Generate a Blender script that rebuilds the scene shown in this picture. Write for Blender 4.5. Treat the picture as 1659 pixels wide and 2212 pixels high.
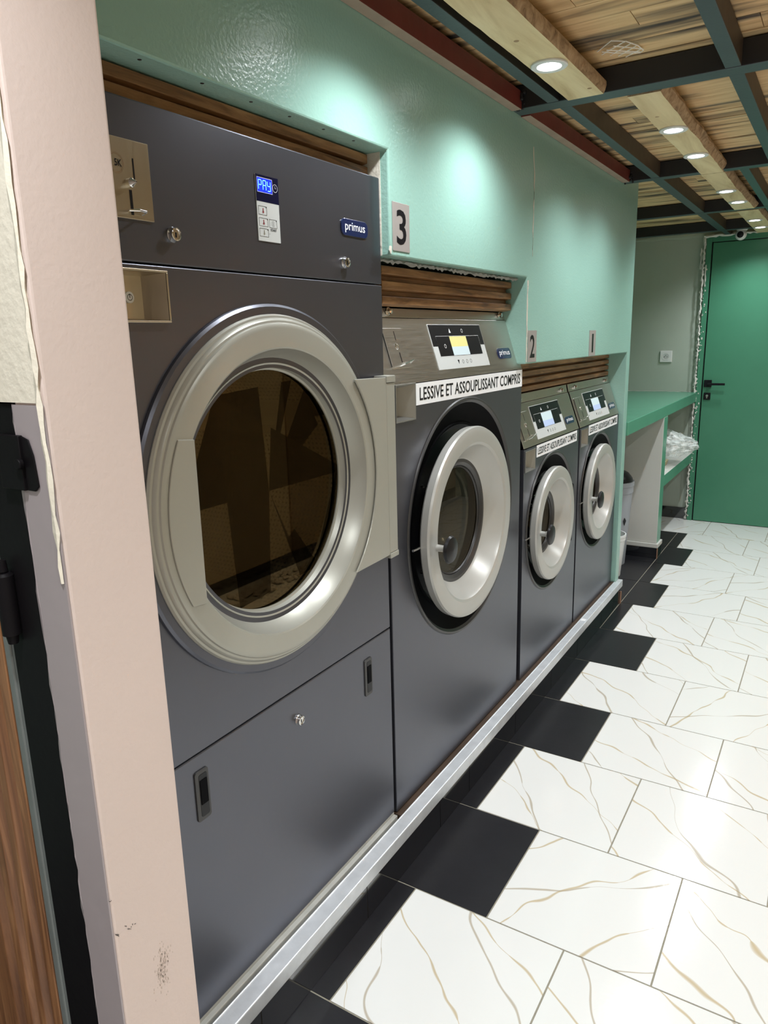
import bpy, bmesh, math, random
from mathutils import Vector, Matrix
random.seed(7)
S = bpy.context.scene
for o in list(bpy.data.objects): bpy.data.objects.remove(o)
C = S.collection

# ------------------------------------------------------------------ camera
YAW, PIT, ROL, FPX, ZC = 0.55679114, 0.23316018, -0.02549075, 1574.212, 1.46
cyw, syw = math.cos(YAW), math.sin(YAW)
fw = Vector((-syw*math.cos(PIT), cyw*math.cos(PIT), -math.sin(PIT)))
r0 = Vector((cyw, syw, 0)); u0 = r0.cross(fw)
rr = math.cos(ROL)*r0 + math.sin(ROL)*u0
uu = -math.sin(ROL)*r0 + math.cos(ROL)*u0
cam = bpy.data.cameras.new('camera'); camo = bpy.data.objects.new('camera', cam); C.objects.link(camo)
M = Matrix((rr, uu, -fw)).transposed().to_4x4(); M.translation = (0, 0, ZC); camo.matrix_world = M
cam.sensor_fit = 'HORIZONTAL'; cam.sensor_width = 36; cam.lens = 36*FPX/1659; cam.clip_start = .05
S.camera = camo

# ------------------------------------------------------------------ light and exposure
LAMP_W, FILL_W = 20.0, 34.0
S.view_settings.view_transform = 'Standard'; S.view_settings.look = 'None'
S.view_settings.gamma = 1; S.view_settings.use_curve_mapping = False
S.view_settings.exposure = 0.27
W = bpy.data.worlds.new('world'); S.world = W; W.use_nodes = True
bg = W.node_tree.nodes['Background']; bg.inputs[0].default_value = (1, .94, .9, 1); bg.inputs[1].default_value = .42

# ------------------------------------------------------------------ helpers
class MB:
    def __init__(s): s.v = []; s.f = []; s.m = []; s.sm = []
    def add(s, vs, fs, m=0, smooth=False):
        n = len(s.v); s.v += [tuple(p) for p in vs]
        for f in fs: s.f.append(tuple(i+n for i in f)); s.m.append(m); s.sm.append(smooth)
        return s
    def box(s, x0, x1, y0, y1, z0, z1, m=0):
        return s.add([(x0,y0,z0),(x1,y0,z0),(x1,y1,z0),(x0,y1,z0),(x0,y0,z1),(x1,y0,z1),(x1,y1,z1),(x0,y1,z1)],
            [(3,2,1,0),(4,5,6,7),(0,1,5,4),(1,2,6,5),(2,3,7,6),(3,0,4,7)], m)
    def obox(s, o, u, v, n, a, b, c, m=0):     # oriented box: a,b,c ranges along u,v,n
        o, u, v, n = map(Vector, (o, u, v, n)); P = []
        for k in c:
            for (i, j) in ((0,0),(1,0),(1,1),(0,1)): P.append(o+u*a[i]+v*b[j]+n*k)
        return s.add(P, [(3,2,1,0),(4,5,6,7),(0,1,5,4),(1,2,6,5),(2,3,7,6),(3,0,4,7)], m)
    def prism(s, poly, n0, n1, o=(0,0,0), u=(0,1,0), v=(0,0,1), n=(1,0,0), m=0):
        o, u, v, n = map(Vector, (o, u, v, n)); k = len(poly)
        P = [o+u*a+v*b+n*n0 for a, b in poly]+[o+u*a+v*b+n*n1 for a, b in poly]
        F = [tuple(range(k))[::-1], tuple(range(k, 2*k))]+[(i, (i+1) % k, (i+1) % k+k, i+k) for i in range(k)]
        return s.add(P, F, m)
    def lathe(s, prof, c, ax='X', seg=72, m=0, smooth=True, ms=None):
        n = len(prof); V = []
        for i in range(seg):
            a = 2*math.pi*i/seg; ca, sa = math.cos(a), math.sin(a)
            for (x, r) in prof:
                if ax == 'X': V.append((c[0]+x, c[1]+r*ca, c[2]+r*sa))
                elif ax == 'Z': V.append((c[0]+r*ca, c[1]+r*sa, c[2]+x))
                else: V.append((c[0]+r*sa, c[1]+x, c[2]+r*ca))
        for j in range(n-1):
            s.add([], [], 0)
        base = len(s.v); s.v += V
        for i in range(seg):
            for j in range(n-1):
                a = base+i*n+j; b = base+((i+1) % seg)*n+j
                s.f.append((a, b, b+1, a+1)); s.m.append(ms[j] if ms else m); s.sm.append(smooth)
        for j, end in ((0, 0), (n-1, 1)):
            if prof[j][1] > 1e-6 and end is not None and getattr(s, 'caps', False):
                s.f.append(tuple(base+i*n+j for i in range(seg))); s.m.append(m); s.sm.append(False)
        return s
    def tube(s, pts, r, seg=10, m=0):
        pts = [Vector(p) for p in pts]; base = len(s.v); n = len(pts)
        for i, p in enumerate(pts):
            d = (pts[min(i+1, n-1)]-pts[max(i-1, 0)]).normalized()
            a = d.orthogonal().normalized() if i == 0 else (a-d*a.dot(d)).normalized()
            b = d.cross(a); rad = r[i] if isinstance(r, (list, tuple)) else r
            for k in range(seg):
                t = 2*math.pi*k/seg; s.v.append(tuple(p+a*rad*math.cos(t)+b*rad*math.sin(t)))
        for i in range(n-1):
            for k in range(seg):
                q = base+i*seg; s.f.append((q+k, q+(k+1) % seg, q+seg+(k+1) % seg, q+seg+k)); s.m.append(m); s.sm.append(True)
        s.f.append(tuple(base+k for k in range(seg))[::-1]); s.f.append(tuple(base+(n-1)*seg+k for k in range(seg)))
        s.m += [m, m]; s.sm += [False, False]
        return s
    def plate_hole(s, y0, y1, z0, z1, cy, cz, R, x0, x1, m=0, seg=96):
        ang = [2*math.pi*i/seg for i in range(seg)]+[math.atan2(b-cz, a-cy) % (2*math.pi) for a in (y0, y1) for b in (z0, z1)]
        ang = sorted(set(round(a, 6) for a in ang)); n = len(ang)
        base = len(s.v)
        for x in (x1, x0):
            for a in ang:
                ca, sa = math.cos(a), math.sin(a)
                t = min(((y1-cy)/ca if ca > 1e-9 else (y0-cy)/ca if ca < -1e-9 else 9), ((z1-cz)/sa if sa > 1e-9 else (z0-cz)/sa if sa < -1e-9 else 9))
                s.v.append((x, cy+R*ca, cz+R*sa)); s.v.append((x, cy+t*ca, cz+t*sa))
        for i in range(n):
            j = (i+1) % n; a = base+2*i; b = base+2*j; a2 = a+2*n; b2 = b+2*n
            s.f += [(a, a+1, b+1, b), (b2, b2+1, a2+1, a2), (a, b, b2, a2), (a+1, a2+1, b2+1, b+1)]
            s.m += [m]*4; s.sm += [False]*4
        return s
    def build(s, name, mats, parent=None, bevel=0, bseg=2, loc=None, solid=0):
        me = bpy.data.meshes.new(name); me.from_pydata(s.v, [], s.f)
        mats = mats if isinstance(mats, (list, tuple)) else [mats]
        for q in mats: me.materials.append(q)
        for i, p in enumerate(me.polygons): p.material_index = s.m[i]; p.use_smooth = s.sm[i]
        bm = bmesh.new(); bm.from_mesh(me); bmesh.ops.recalc_face_normals(bm, faces=bm.faces); bm.to_mesh(me); bm.free()
        if any(s.sm): me.set_sharp_from_angle(angle=.42)
        o = bpy.data.objects.new(name, me); C.objects.link(o)
        if parent is not None:
            o.parent = parent; o.matrix_parent_inverse = Matrix.Translation(-world_loc(parent))
        if bevel:
            b = o.modifiers.new('bevel', 'BEVEL'); b.width = bevel; b.segments = bseg; b.limit_method = 'ANGLE'; b.angle_limit = .6
        return o
def world_loc(o):
    L = Vector(o.location)
    if o.parent: L = L if o.type != 'EMPTY' else L
    return L
def capped(): q = MB(); q.caps = True; return q
def thing(name, label, cat, loc=(0,0,0), group=None):
    o = bpy.data.objects.new(name, None); C.objects.link(o); o.location = loc; o.empty_display_size = .05
    o['label'] = label; o['category'] = cat
    if group: o['group'] = group
    return o
def tag(o, label, cat, group=None):
    o['label'] = label; o['category'] = cat
    if group: o['group'] = group
    return o
def struct(o): o['kind'] = 'structure'; return o

# ------------------------------------------------------------------ materials
def mat(name, col=(.5,.5,.5), rough=.5, metal=0, spec=.5, coat=0, bump=0, bscale=40, bdist=.002, em=None, ems=0, var=0, vscale=8):
    m = bpy.data.materials.new(name); m.use_nodes = True; nt = m.node_tree; b = nt.nodes['Principled BSDF']
    b.inputs['Base Color'].default_value = (*col, 1); b.inputs['Roughness'].default_value = rough; b.inputs['Metallic'].default_value = metal
    b.inputs['Specular IOR Level'].default_value = spec; b.inputs['Coat Weight'].default_value = coat
    if em: b.inputs['Emission Color'].default_value = (*em, 1); b.inputs['Emission Strength'].default_value = ems
    tc = nt.nodes.new('ShaderNodeTexCoord')
    n = nt.nodes.new('ShaderNodeTexNoise'); n.inputs['Scale'].default_value = vscale; n.inputs['Detail'].default_value = 6
    nt.links.new(tc.outputs['Object'], n.inputs['Vector'])
    mx = nt.nodes.new('ShaderNodeMix'); mx.data_type = 'RGBA'
    v = var if var else .04
    mx.inputs[6].default_value = (*[c*(1-v) for c in col], 1); mx.inputs[7].default_value = (*[min(1, c*(1+v)) for c in col], 1)
    nt.links.new(n.outputs['Fac'], mx.inputs[0]); nt.links.new(mx.outputs[2], b.inputs['Base Color'])
    if bump:
        n2 = nt.nodes.new('ShaderNodeTexNoise'); n2.inputs['Scale'].default_value = bscale; n2.inputs['Detail'].default_value = 3
        nt.links.new(tc.outputs['Object'], n2.inputs['Vector'])
        bp = nt.nodes.new('ShaderNodeBump'); bp.inputs['Strength'].default_value = bump; bp.inputs['Distance'].default_value = bdist
        nt.links.new(n2.outputs['Fac'], bp.inputs['Height']); nt.links.new(bp.outputs[0], b.inputs['Normal'])
    return m
def ramp(nt, stops):
    r = nt.nodes.new('ShaderNodeValToRGB'); e = r.color_ramp.elements
    while len(e) < len(stops): e.new(.5)
    for q, (p, c) in zip(e, stops): q.position = p; q.color = (*c, 1)
    return r
def wood(name, stops, scale=(1,1,1), burn=None, bscale=(1,1,1), rough=.6, bump=.4, knots=False, bthr=(.5, .62)):
    m = bpy.data.materials.new(name); m.use_nodes = True; nt = m.node_tree; b = nt.nodes['Principled BSDF']; L = nt.links.new
    b.inputs['Roughness'].default_value = rough
    tc = nt.nodes.new('ShaderNodeTexCoord'); mp = nt.nodes.new('ShaderNodeMapping'); mp.inputs['Scale'].default_value = scale
    L(tc.outputs['Object'], mp.inputs[0])
    at = nt.nodes.new('ShaderNodeAttribute'); at.attribute_name = 'rnd'
    va = nt.nodes.new('ShaderNodeVectorMath'); va.operation = 'ADD'; L(mp.outputs[0], va.inputs[0]); L(at.outputs['Vector'], va.inputs[1])
    n = nt.nodes.new('ShaderNodeTexNoise'); n.inputs['Scale'].default_value = 1; n.inputs['Detail'].default_value = 8; n.inputs['Roughness'].default_value = .62; n.inputs['Distortion'].default_value = .8
    L(va.outputs[0], n.inputs['Vector'])
    r = ramp(nt, stops); L(n.outputs['Fac'], r.inputs[0]); out = r.outputs[0]
    if burn:
        mp2 = nt.nodes.new('ShaderNodeMapping'); mp2.inputs['Scale'].default_value = bscale; L(tc.outputs['Object'], mp2.inputs[0])
        va2 = nt.nodes.new('ShaderNodeVectorMath'); va2.operation = 'ADD'; L(mp2.outputs[0], va2.inputs[0]); L(at.outputs['Vector'], va2.inputs[1])
        n2 = nt.nodes.new('ShaderNodeTexNoise'); n2.inputs['Scale'].default_value = 1; n2.inputs['Detail'].default_value = 5; n2.inputs['Distortion'].default_value = .4
        L(va2.outputs[0], n2.inputs['Vector'])
        r2 = ramp(nt, [(bthr[0], (0,0,0)), (bthr[1], (1,1,1))]); L(n2.outputs['Fac'], r2.inputs[0])
        mx = nt.nodes.new('ShaderNodeMix'); mx.data_type = 'RGBA'; L(r2.outputs[0], mx.inputs[0]); L(out, mx.inputs[6]); mx.inputs[7].default_value = (*burn, 1); out = mx.outputs[2]
    L(out, b.inputs['Base Color'])
    bp = nt.nodes.new('ShaderNodeBump'); bp.inputs['Strength'].default_value = bump; bp.inputs['Distance'].default_value = .002
    L(n.outputs['Fac'], bp.inputs['Height']); L(bp.outputs[0], b.inputs['Normal'])
    return m
def brushed(name, col, rough=.32, scale=(300, 4, 60)):
    m = mat(name, col, rough, 1.0); nt = m.node_tree; b = nt.nodes['Principled BSDF']; L = nt.links.new
    tc = nt.nodes.new('ShaderNodeTexCoord'); mp = nt.nodes.new('ShaderNodeMapping'); mp.inputs['Scale'].default_value = scale
    n = nt.nodes.new('ShaderNodeTexNoise'); n.inputs['Scale'].default_value = 3; n.inputs['Detail'].default_value = 4
    L(tc.outputs['Object'], mp.inputs[0]); L(mp.outputs[0], n.inputs['Vector'])
    mr = nt.nodes.new('ShaderNodeMapRange'); mr.inputs[3].default_value = rough-.08; mr.inputs[4].default_value = rough+.12
    L(n.outputs['Fac'], mr.inputs[0]); L(mr.outputs[0], b.inputs['Roughness'])
    cb = nt.nodes.new('ShaderNodeCombineXYZ'); cb.inputs[1].default_value = 1; L(cb.outputs[0], b.inputs['Tangent']); b.inputs['Anisotropic'].default_value = .7
    return m

M_teal = mat('teal_paint', (.29, .485, .42), .27, bump=.6, bscale=130, bdist=.0016, var=.05, vscale=3)
M_plaster = mat('raw_plaster', (.62, .58, .50), .8, bump=.8, bscale=60, bdist=.004, var=.2)
M_red = mat('red_primer_steel', (.15, .028, .022), .5, bump=.3, bscale=30, var=.3, vscale=14)
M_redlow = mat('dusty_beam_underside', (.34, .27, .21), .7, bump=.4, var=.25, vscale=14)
M_steel = mat('dark_teal_steel_paint', (.042, .066, .072), .42, bump=.2, bscale=90, var=.15)
M_steelside = mat('blackened_steel_side', (.012, .012, .014), .45, bump=.2, var=.3)
M_rustside = mat('brown_rusty_steel_side', (.055, .038, .026), .55, bump=.3, var=.5, vscale=20)
M_blacktile = mat('black_glazed_tile', (.006, .006, .009), .07, spec=.5, var=.2)
M_blacktile.node_tree.nodes['Principled BSDF'].inputs['IOR'].default_value = 2.15
M_floorblack = mat('black_floor_tile', (.011, .011, .0135), .32, spec=.4, bump=.08, bscale=60, var=.3, vscale=20)
M_grout = mat('tile_grout', (.30, .28, .22), .9, bump=.5, bscale=200, var=.25, vscale=60)
M_dark = mat('dark_slate_enamel', (.125, .129, .152), .34, metal=.85, spec=.6, bump=.04, bscale=500, bdist=.0005)
M_dish = mat('black_moulded_plastic', (.005, .005, .006), .6, spec=.04)
M_dishlip = mat('dark_grey_plastic_lip', (.035, .034, .034), .33)
M_cup = mat('dark_steel_cup', (.34, .34, .32), .3, metal=.8)
M_silver = mat('silver_grey_plastic', (.40, .395, .345), .34, metal=.35, spec=.5)
M_silver2 = mat('pearl_silver_plastic', (.465, .46, .43), .32, metal=.3, spec=.5)
M_ss = brushed('brushed_stainless', (.66, .65, .61), .30)
M_brass = brushed('warm_brushed_plate', (.60, .53, .41), .38, (60, 60, 6))
M_chrome = mat('chrome', (.75, .74, .72), .12, metal=1)
M_black = mat('black_plastic', (.006, .006, .008), .33, spec=.3)
M_navy = mat('navy_badge', (.006, .014, .06), .25, coat=.5)
M_white = mat('white_print', (.86, .87, .88), .45)
M_whiteplastic = mat('white_plastic', (.74, .75, .74), .35)
M_greypanel = mat('light_grey_panel', (.55, .57, .56), .4)
M_screen_y = mat('lit_screen_yellow', (.3,.3,.1), .4, em=(.95, .85, .36), ems=.5)
M_screen_c = mat('lit_screen_cyan', (.3,.3,.3), .4, em=(.62, .86, .92), ems=.5)
M_screen_b = mat('lit_screen_blue', (.3,.3,.3), .4, em=(.33, .52, .93), ems=.55)
M_led = mat('led_glow', (.0,.0,.4), .4, em=(.0, .02, 1), ems=1.5)
M_leddig = mat('led_digits', (.1,.3,.6), .4, em=(.2, .62, 1), ems=1.6)
M_redink = mat('dark_red_print', (.25, .02, .03), .5)
M_greywall = mat('pale_sage_wall', (.42, .48, .41), .7, bump=.15, bscale=120, var=.05)
M_green = mat('green_gloss_paint', (.085, .28, .18), .27, bump=.15, bscale=100, var=.06)
M_doorgreen = mat('green_door_paint', (.062, .235, .14), .33, bump=.1, bscale=130, bdist=.001, var=.06)
M_whitewall = mat('off_white_wall', (.58, .58, .54), .7, bump=.15, bscale=90)
M_pink = mat('pale_pink_plaster', (.67, .55, .50), .75, bump=.25, bscale=170, bdist=.0015, var=.04, vscale=5)
M_cream = mat('cream_plaster', (.80, .74, .62), .8, bump=.45, bscale=80, bdist=.003, var=.05)
M_lav = mat('grey_lilac_gloss_paint', (.36, .31, .32), .35, bump=.3, bscale=30, bdist=.002, var=.06)
M_blackpaint = mat('thick_black_gloss_paint', (.006, .005, .006), .5, spec=.12, bump=.25, bscale=40, var=.3)
M_zinc = mat('galvanised_strip', (.17, .185, .18), .4, metal=.1, bump=.2, var=.25, vscale=18)
M_alu = mat('scuffed_aluminium_rail', (.72, .75, .78), .42, metal=.5, bump=.2, bscale=80, var=.22, vscale=22)
M_strip = mat('grey_white_foot_strip', (.42, .42, .39), .6, bump=.3, var=.2, vscale=30)
M_brownstrip = mat('brown_rubber_packer', (.06, .035, .02), .6, var=.4, vscale=20)
M_lamp = mat('lit_lamp_lens', (.9,.9,.9), .4, em=(.95, .97, 1), ems=14)
M_concrete = mat('grey_concrete', (.28, .28, .26), .85, bump=.5, var=.2)
M_tan2 = mat('brown_wall_panel', (.34, .25, .15), .6)
M_tan = mat('tan_wall_paint', (.58, .47, .32), .6, bump=.2, var=.06)
M_bin = mat('grey_bin_plastic', (.30, .32, .35), .35)
M_towel = mat('beige_folded_cloth', (.62, .54, .36), .9, bump=.6, bscale=90)
M_pebble = mat('white_pebble', (.62, .58, .52), .6, var=.25, vscale=12)
M_oak = wood('brown_oak_laminate', [(.25, (.06,.025,.010)), (.45, (.20,.095,.035)), (.6, (.33,.17,.07)), (.8, (.46,.27,.12))], (60, 5, 60), rough=.4, bump=.2)
M_oakv = wood('brown_oak_panel', [(.25, (.08,.03,.012)), (.48, (.22,.095,.04)), (.62, (.34,.16,.07)), (.8, (.44,.24,.11))], (50, 50, 3), rough=.4, bump=.2)
M_slab = wood('pale_sawn_timber', [(.22, (.38,.25,.10)), (.42, (.66,.51,.28)), (.6, (.78,.64,.38)), (.8, (.84,.72,.46))], (16, 2.2, 16), rough=.6, bump=.25)
M_bark = wood('rough_bark_edge', [(.2, (.05,.03,.018)), (.42, (.30,.19,.10)), (.6, (.45,.31,.18)), (.8, (.55,.40,.25))], (38, 26, 38), rough=.85, bump=1)
M_plank = wood('charred_pine_plank', [(.2, (.42,.25,.11)), (.45, (.66,.44,.22)), (.6, (.78,.56,.30)), (.85, (.85,.66,.38))], (2.2, 26, 26), burn=(.035,.025,.02), bscale=(1.7, 13, 1), rough=.65, bump=.3, bthr=(.49, .66))

def marble():
    m = bpy.data.materials.new('white_marble_tile'); m.use_nodes = True; nt = m.node_tree; b = nt.nodes['Principled BSDF']; L = nt.links.new
    b.inputs['Roughness'].default_value = .13; b.inputs['Specular IOR Level'].default_value = .5
    uv = nt.nodes.new('ShaderNodeUVMap'); out = None
    def vein(scale, dist, ds, w, col, rot, seed, prev, amp, thr):
        mp = nt.nodes.new('ShaderNodeMapping'); mp.inputs['Rotation'].default_value = (0, 0, rot); mp.inputs['Location'].default_value = (seed, seed*.7, 0); L(uv.outputs[0], mp.inputs[0])
        wv = nt.nodes.new('ShaderNodeTexWave'); wv.wave_type = 'BANDS'; wv.bands_direction = 'Y'; wv.wave_profile = 'SIN'
        wv.inputs['Scale'].default_value = scale; wv.inputs['Distortion'].default_value = dist; wv.inputs['Detail'].default_value = 3; wv.inputs['Detail Scale'].default_value = ds; wv.inputs['Detail Roughness'].default_value = .55
        L(mp.outputs[0], wv.inputs['Vector'])
        n3 = nt.nodes.new('ShaderNodeTexNoise'); n3.inputs['Scale'].default_value = 6; n3.inputs['Detail'].default_value = 2; L(mp.outputs[0], n3.inputs['Vector'])
        mr3 = nt.nodes.new('ShaderNodeMapRange'); L(n3.outputs['Fac'], mr3.inputs[0]); mr3.inputs[1].default_value = thr; mr3.inputs[2].default_value = thr+.22; mr3.inputs[3].default_value = 1-.02*w; mr3.inputs[4].default_value = 1-w
        mr = nt.nodes.new('ShaderNodeMapRange'); L(wv.outputs['Fac'], mr.inputs[0]); L(mr3.outputs[0], mr.inputs[1]); mr.inputs[2].default_value = 1; mr.inputs[3].default_value = 0; mr.inputs[4].default_value = amp
        mx = nt.nodes.new('ShaderNodeMix'); mx.data_type = 'RGBA'; L(mr.outputs[0], mx.inputs[0])
        if prev is None: mx.inputs[6].default_value = (.80, .81, .79, 1)
        else: L(prev, mx.inputs[6])
        mx.inputs[7].default_value = (*col, 1); return mx.outputs[2]
    o = vein(1.5, 5.0, 1.1, .012, (.50, .38, .18), .62, 3.1, None, .75, .46)
    o = vein(1.2, 7.0, .9, .004, (.40, .33, .22), .95, 9.7, o, .75, .40)
    L(o, b.inputs['Base Color'])
    tc = nt.nodes.new('ShaderNodeTexCoord'); n = nt.nodes.new('ShaderNodeTexNoise'); n.inputs['Scale'].default_value = 90; L(tc.outputs['Object'], n.inputs['Vector'])
    bp = nt.nodes.new('ShaderNodeBump'); bp.inputs['Strength'].default_value = .12; bp.inputs['Distance'].default_value = .0012; L(n.outputs['Fac'], bp.inputs['Height']); L(bp.outputs[0], b.inputs['Normal'])
    return m
M_marble = marble()
def glass(name, tint, f0=.5, k=1.6):
    m = bpy.data.materials.new(name); m.use_nodes = True; nt = m.node_tree; L = nt.links.new
    for n in list(nt.nodes): nt.nodes.remove(n)
    out = nt.nodes.new('ShaderNodeOutputMaterial'); t = nt.nodes.new('ShaderNodeBsdfTransparent'); t.inputs[0].default_value = (*tint, 1)
    g = nt.nodes.new('ShaderNodeBsdfGlossy'); g.inputs[0].default_value = (.88, .80, .66, 1); g.inputs['Roughness'].default_value = .01
    fr = nt.nodes.new('ShaderNodeFresnel'); fr.inputs[0].default_value = 1.55
    ad = nt.nodes.new('ShaderNodeMath'); ad.operation = 'MULTIPLY_ADD'; ad.use_clamp = True; L(fr.outputs[0], ad.inputs[0]); ad.inputs[1].default_value = k; ad.inputs[2].default_value = f0
    mx = nt.nodes.new('ShaderNodeMixShader'); L(ad.outputs[0], mx.inputs[0]); L(t.outputs[0], mx.inputs[1]); L(g.outputs[0], mx.inputs[2]); L(mx.outputs[0], out.inputs[0])
    return m
M_glass = glass('brown_tinted_glass', (.38, .31, .20), .5)
M_glass2 = glass('clear_bowl_glass', (.22, .215, .19), .0, .55)
def drum_mat():
    m = mat('perforated_drum_steel', (.5, .46, .38), .35, metal=.9); nt = m.node_tree; b = nt.nodes['Principled BSDF']; L = nt.links.new
    uv = nt.nodes.new('ShaderNodeUVMap'); v = nt.nodes.new('ShaderNodeTexVoronoi'); v.inputs['Scale'].default_value = 1; v.inputs['Randomness'].default_value = 0; L(uv.outputs[0], v.inputs['Vector'])
    r = ramp(nt, [(.20, (.004,.004,.004)), (.27, (.42,.37,.29))]); L(v.outputs['Distance'], r.inputs[0]); L(r.outputs[0], b.inputs['Base Color'])
    return m
M_drum = drum_mat()
M_bag = bpy.data.materials.new('clear_crinkled_plastic'); M_bag.use_nodes = True
_nt = M_bag.node_tree; _b = _nt.nodes['Principled BSDF']; _b.inputs['Base Color'].default_value = (.85, .9, .88, 1); _b.inputs['Roughness'].default_value = .12; _b.inputs['Alpha'].default_value = .5
_n = _nt.nodes.new('ShaderNodeTexNoise'); _n.inputs['Scale'].default_value = 14; _n.inputs['Detail'].default_value = 3; _n.inputs['Distortion'].default_value = 2.0
_tc = _nt.nodes.new('ShaderNodeTexCoord'); _nt.links.new(_tc.outputs['Object'], _n.inputs[0])
_bp = _nt.nodes.new('ShaderNodeBump'); _bp.inputs['Strength'].default_value = .6; _bp.inputs['Distance'].default_value = .01; _nt.links.new(_n.outputs[0], _bp.inputs['Height']); _nt.links.new(_bp.outputs[0], _b.inputs['Normal'])
_mr = _nt.nodes.new('ShaderNodeMapRange'); _mr.inputs[1].default_value = .35; _mr.inputs[2].default_value = .65; _mr.inputs[3].default_value = .15; _mr.inputs[4].default_value = .7; _nt.links.new(_n.outputs[0], _mr.inputs[0]); _nt.links.new(_mr.outputs[0], _b.inputs['Alpha'])

def text(name, s, h, c, m, parent, u=(0,1,0), v=(0,0,1), xs=1, width=None, off=0, lift=.0006, ext=.0002):
    cu = bpy.data.curves.new(name, 'FONT'); cu.body = s; cu.size = 1; cu.offset = off; cu.extrude = 0; cu.resolution_u = 3
    t = bpy.data.objects.new(name, cu); C.objects.link(t); bpy.context.view_layer.update()
    me = bpy.data.meshes.new_from_object(t); bpy.data.objects.remove(t)
    xs_ = [q.co.x for q in me.vertices]; ys_ = [q.co.y for q in me.vertices]
    w, hh = max(xs_)-min(xs_), max(ys_)-min(ys_); k = h/hh; kx = width/w if width else k*xs
    u, v = Vector(u).normalized(), Vector(v).normalized(); n = u.cross(v); c = Vector(c)
    for q in me.vertices:
        a = (q.co.x-(max(xs_)+min(xs_))/2)*kx; b = (q.co.y-(max(ys_)+min(ys_))/2)*k
        q.co = c+u*a+v*b+n*lift
    me.materials.clear(); me.materials.append(m)
    o = bpy.data.objects.new(name, me); C.objects.link(o)
    if parent is not None: o.parent = parent; o.matrix_parent_inverse = Matrix.Translation(-world_loc(parent))
    return o

# ------------------------------------------------------------------ floor
YR = [-2.2,-1.79,-1.38,-.97,-.56,-.15,.255,.66,1.07,1.473,1.870,2.288,2.684,3.107,3.52,3.935,4.352,4.77,5.19,5.61,5.99,6.40]
EDGE = {14:(-.845), 15:-.737, 16:-.845, 17:-.737, 18:-.845, 19:-1.16}
g = MB(); g.box(-2.4, 2.6, -2.3, 6.6, -.03, -.0015, 2)
tiles = []
P_ = .4105
for i in range(len(YR)-1):
    y0, y1 = YR[i]+.0022, YR[i+1]-.0022
    e = EDGE.get(i, -.845 if i % 2 == 0 else -.637)
    if i > 18: e = -1.16
    gx = -.914
    if i < 19:
        tiles.append((gx+(.002 if i > 13 else -.0012), e-.002, y0, y1, 0))
        x = gx-.002
        for k in range(4): tiles.append((x-.41+.004, x, y0, y1, 0)); x -= .41
    elif i == 19:
        x = e-.002
        for k in range(3): tiles.append((x-.41, x, y0, y1, 0)); x -= .414
    x = e+.002
    first = (-.4325-e) if e < -.8 and i < 19 else (-.229-e if e == -.637 else (-.3265-e if e == -.737 else .415))
    w = first-.002
    while x < 2.5:
        tiles.append((x, x+w-.0022, y0, y1, 1)); x += w+.0022; w = P_-.0044+.0022
for (a, b, c, d, k) in tiles:
    g.add([(a,c,0),(b,c,0),(b,d,0),(a,d,0),(a,c,-.0015),(b,c,-.0015),(b,d,-.0015),(a,d,-.0015)], [(0,1,2,3),(0,4,5,1),(1,5,6,2),(2,6,7,3),(3,7,4,0)], k)
fl = g.build('floor', [M_floorblack, M_marble, M_grout]); struct(fl)
uvl = fl.data.uv_layers.new(name='UVMap'); rnd = random.Random(4)
off = {}
for p in fl.data.polygons:
    idx = (p.index-6)//5 if p.index >= 6 else -1
    if idx not in off:
        a = rnd.choice([0, math.pi, math.pi, math.pi/2]); off[idx] = (rnd.choice([0, 5.3, 11.7, 23.9, 31.1]), rnd.choice([0, 7.7, 13.1]), a)
    ox, oy, a = off[idx]
    t = tiles[idx] if idx >= 0 else (0,1,0,1,0); mx_, my_ = (t[0]+t[1])/2, (t[2]+t[3])/2
    for li in p.loop_indices:
        q = fl.data.vertices[fl.data.loops[li].vertex_index].co; x, y = q.x-mx_, q.y-my_
        uvl.data[li].uv = (ox+x*math.cos(a)-y*math.sin(a), oy+x*math.sin(a)+y*math.cos(a))

# ------------------------------------------------------------------ ceiling planks
g = MB(); y = -2.2; rr_ = []
rn = random.Random(3)
while y < 6.3:
    w = rn.choice([.10, .105, .112, .095]); dz = rn.uniform(0, .004)
    cuts = [-2.2, rn.uniform(-1.2, .1), rn.uniform(.2, 1.2), 2.4]
    for a, b in zip(cuts, cuts[1:]):
        n0 = len(g.v); g.box(a+.001, b-.001, y+.0015, y+w-.0015, 2.19+dz, 2.215); rr_ += [(rn.uniform(0, 50),)*3]*8
    y += w
g.box(-2.2, 2.4, -2.2, 6.3, 2.216, 2.25, 1); rr_ += [(0,0,0)]*8
ce = g.build('ceiling', [M_plank, M_steelside]); struct(ce)
at = ce.data.attributes.new('rnd', 'FLOAT_VECTOR', 'POINT')
for i, r in enumerate(rr_): at.data[i].vector = (r[0], r[0]*.37, r[0]*.71)

# chalk scribble on a plank
g = MB()
def onz(px, py, z):
    d = rr*((px-829.5)/FPX) - uu*((py-1106)/FPX) + fw; t = (z-ZC)/d.z; return Vector((0,0,ZC))+d*t
sc = [[(1300,118),(1345,92),(1350,90)],[(1318,120),(1362,94)],[(1336,121),(1374,99)],[(1352,123),(1384,106)],[(1310,108),(1383,112)],[(1325,99),(1390,106)],[(1290,112),(1320,88),(1352,89),(1378,98),(1390,108),(1383,114),(1330,114),(1300,112)]]
for L_ in sc:
    g.tube([onz(a, b, 2.1885) for a, b in L_], .0014, 6)
tag(g.build('chalk_drawing', mat('chalk', (.9,.87,.8), .9)), 'white chalk scribble of crossed lines on the ceiling planks', 'drawing')

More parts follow.
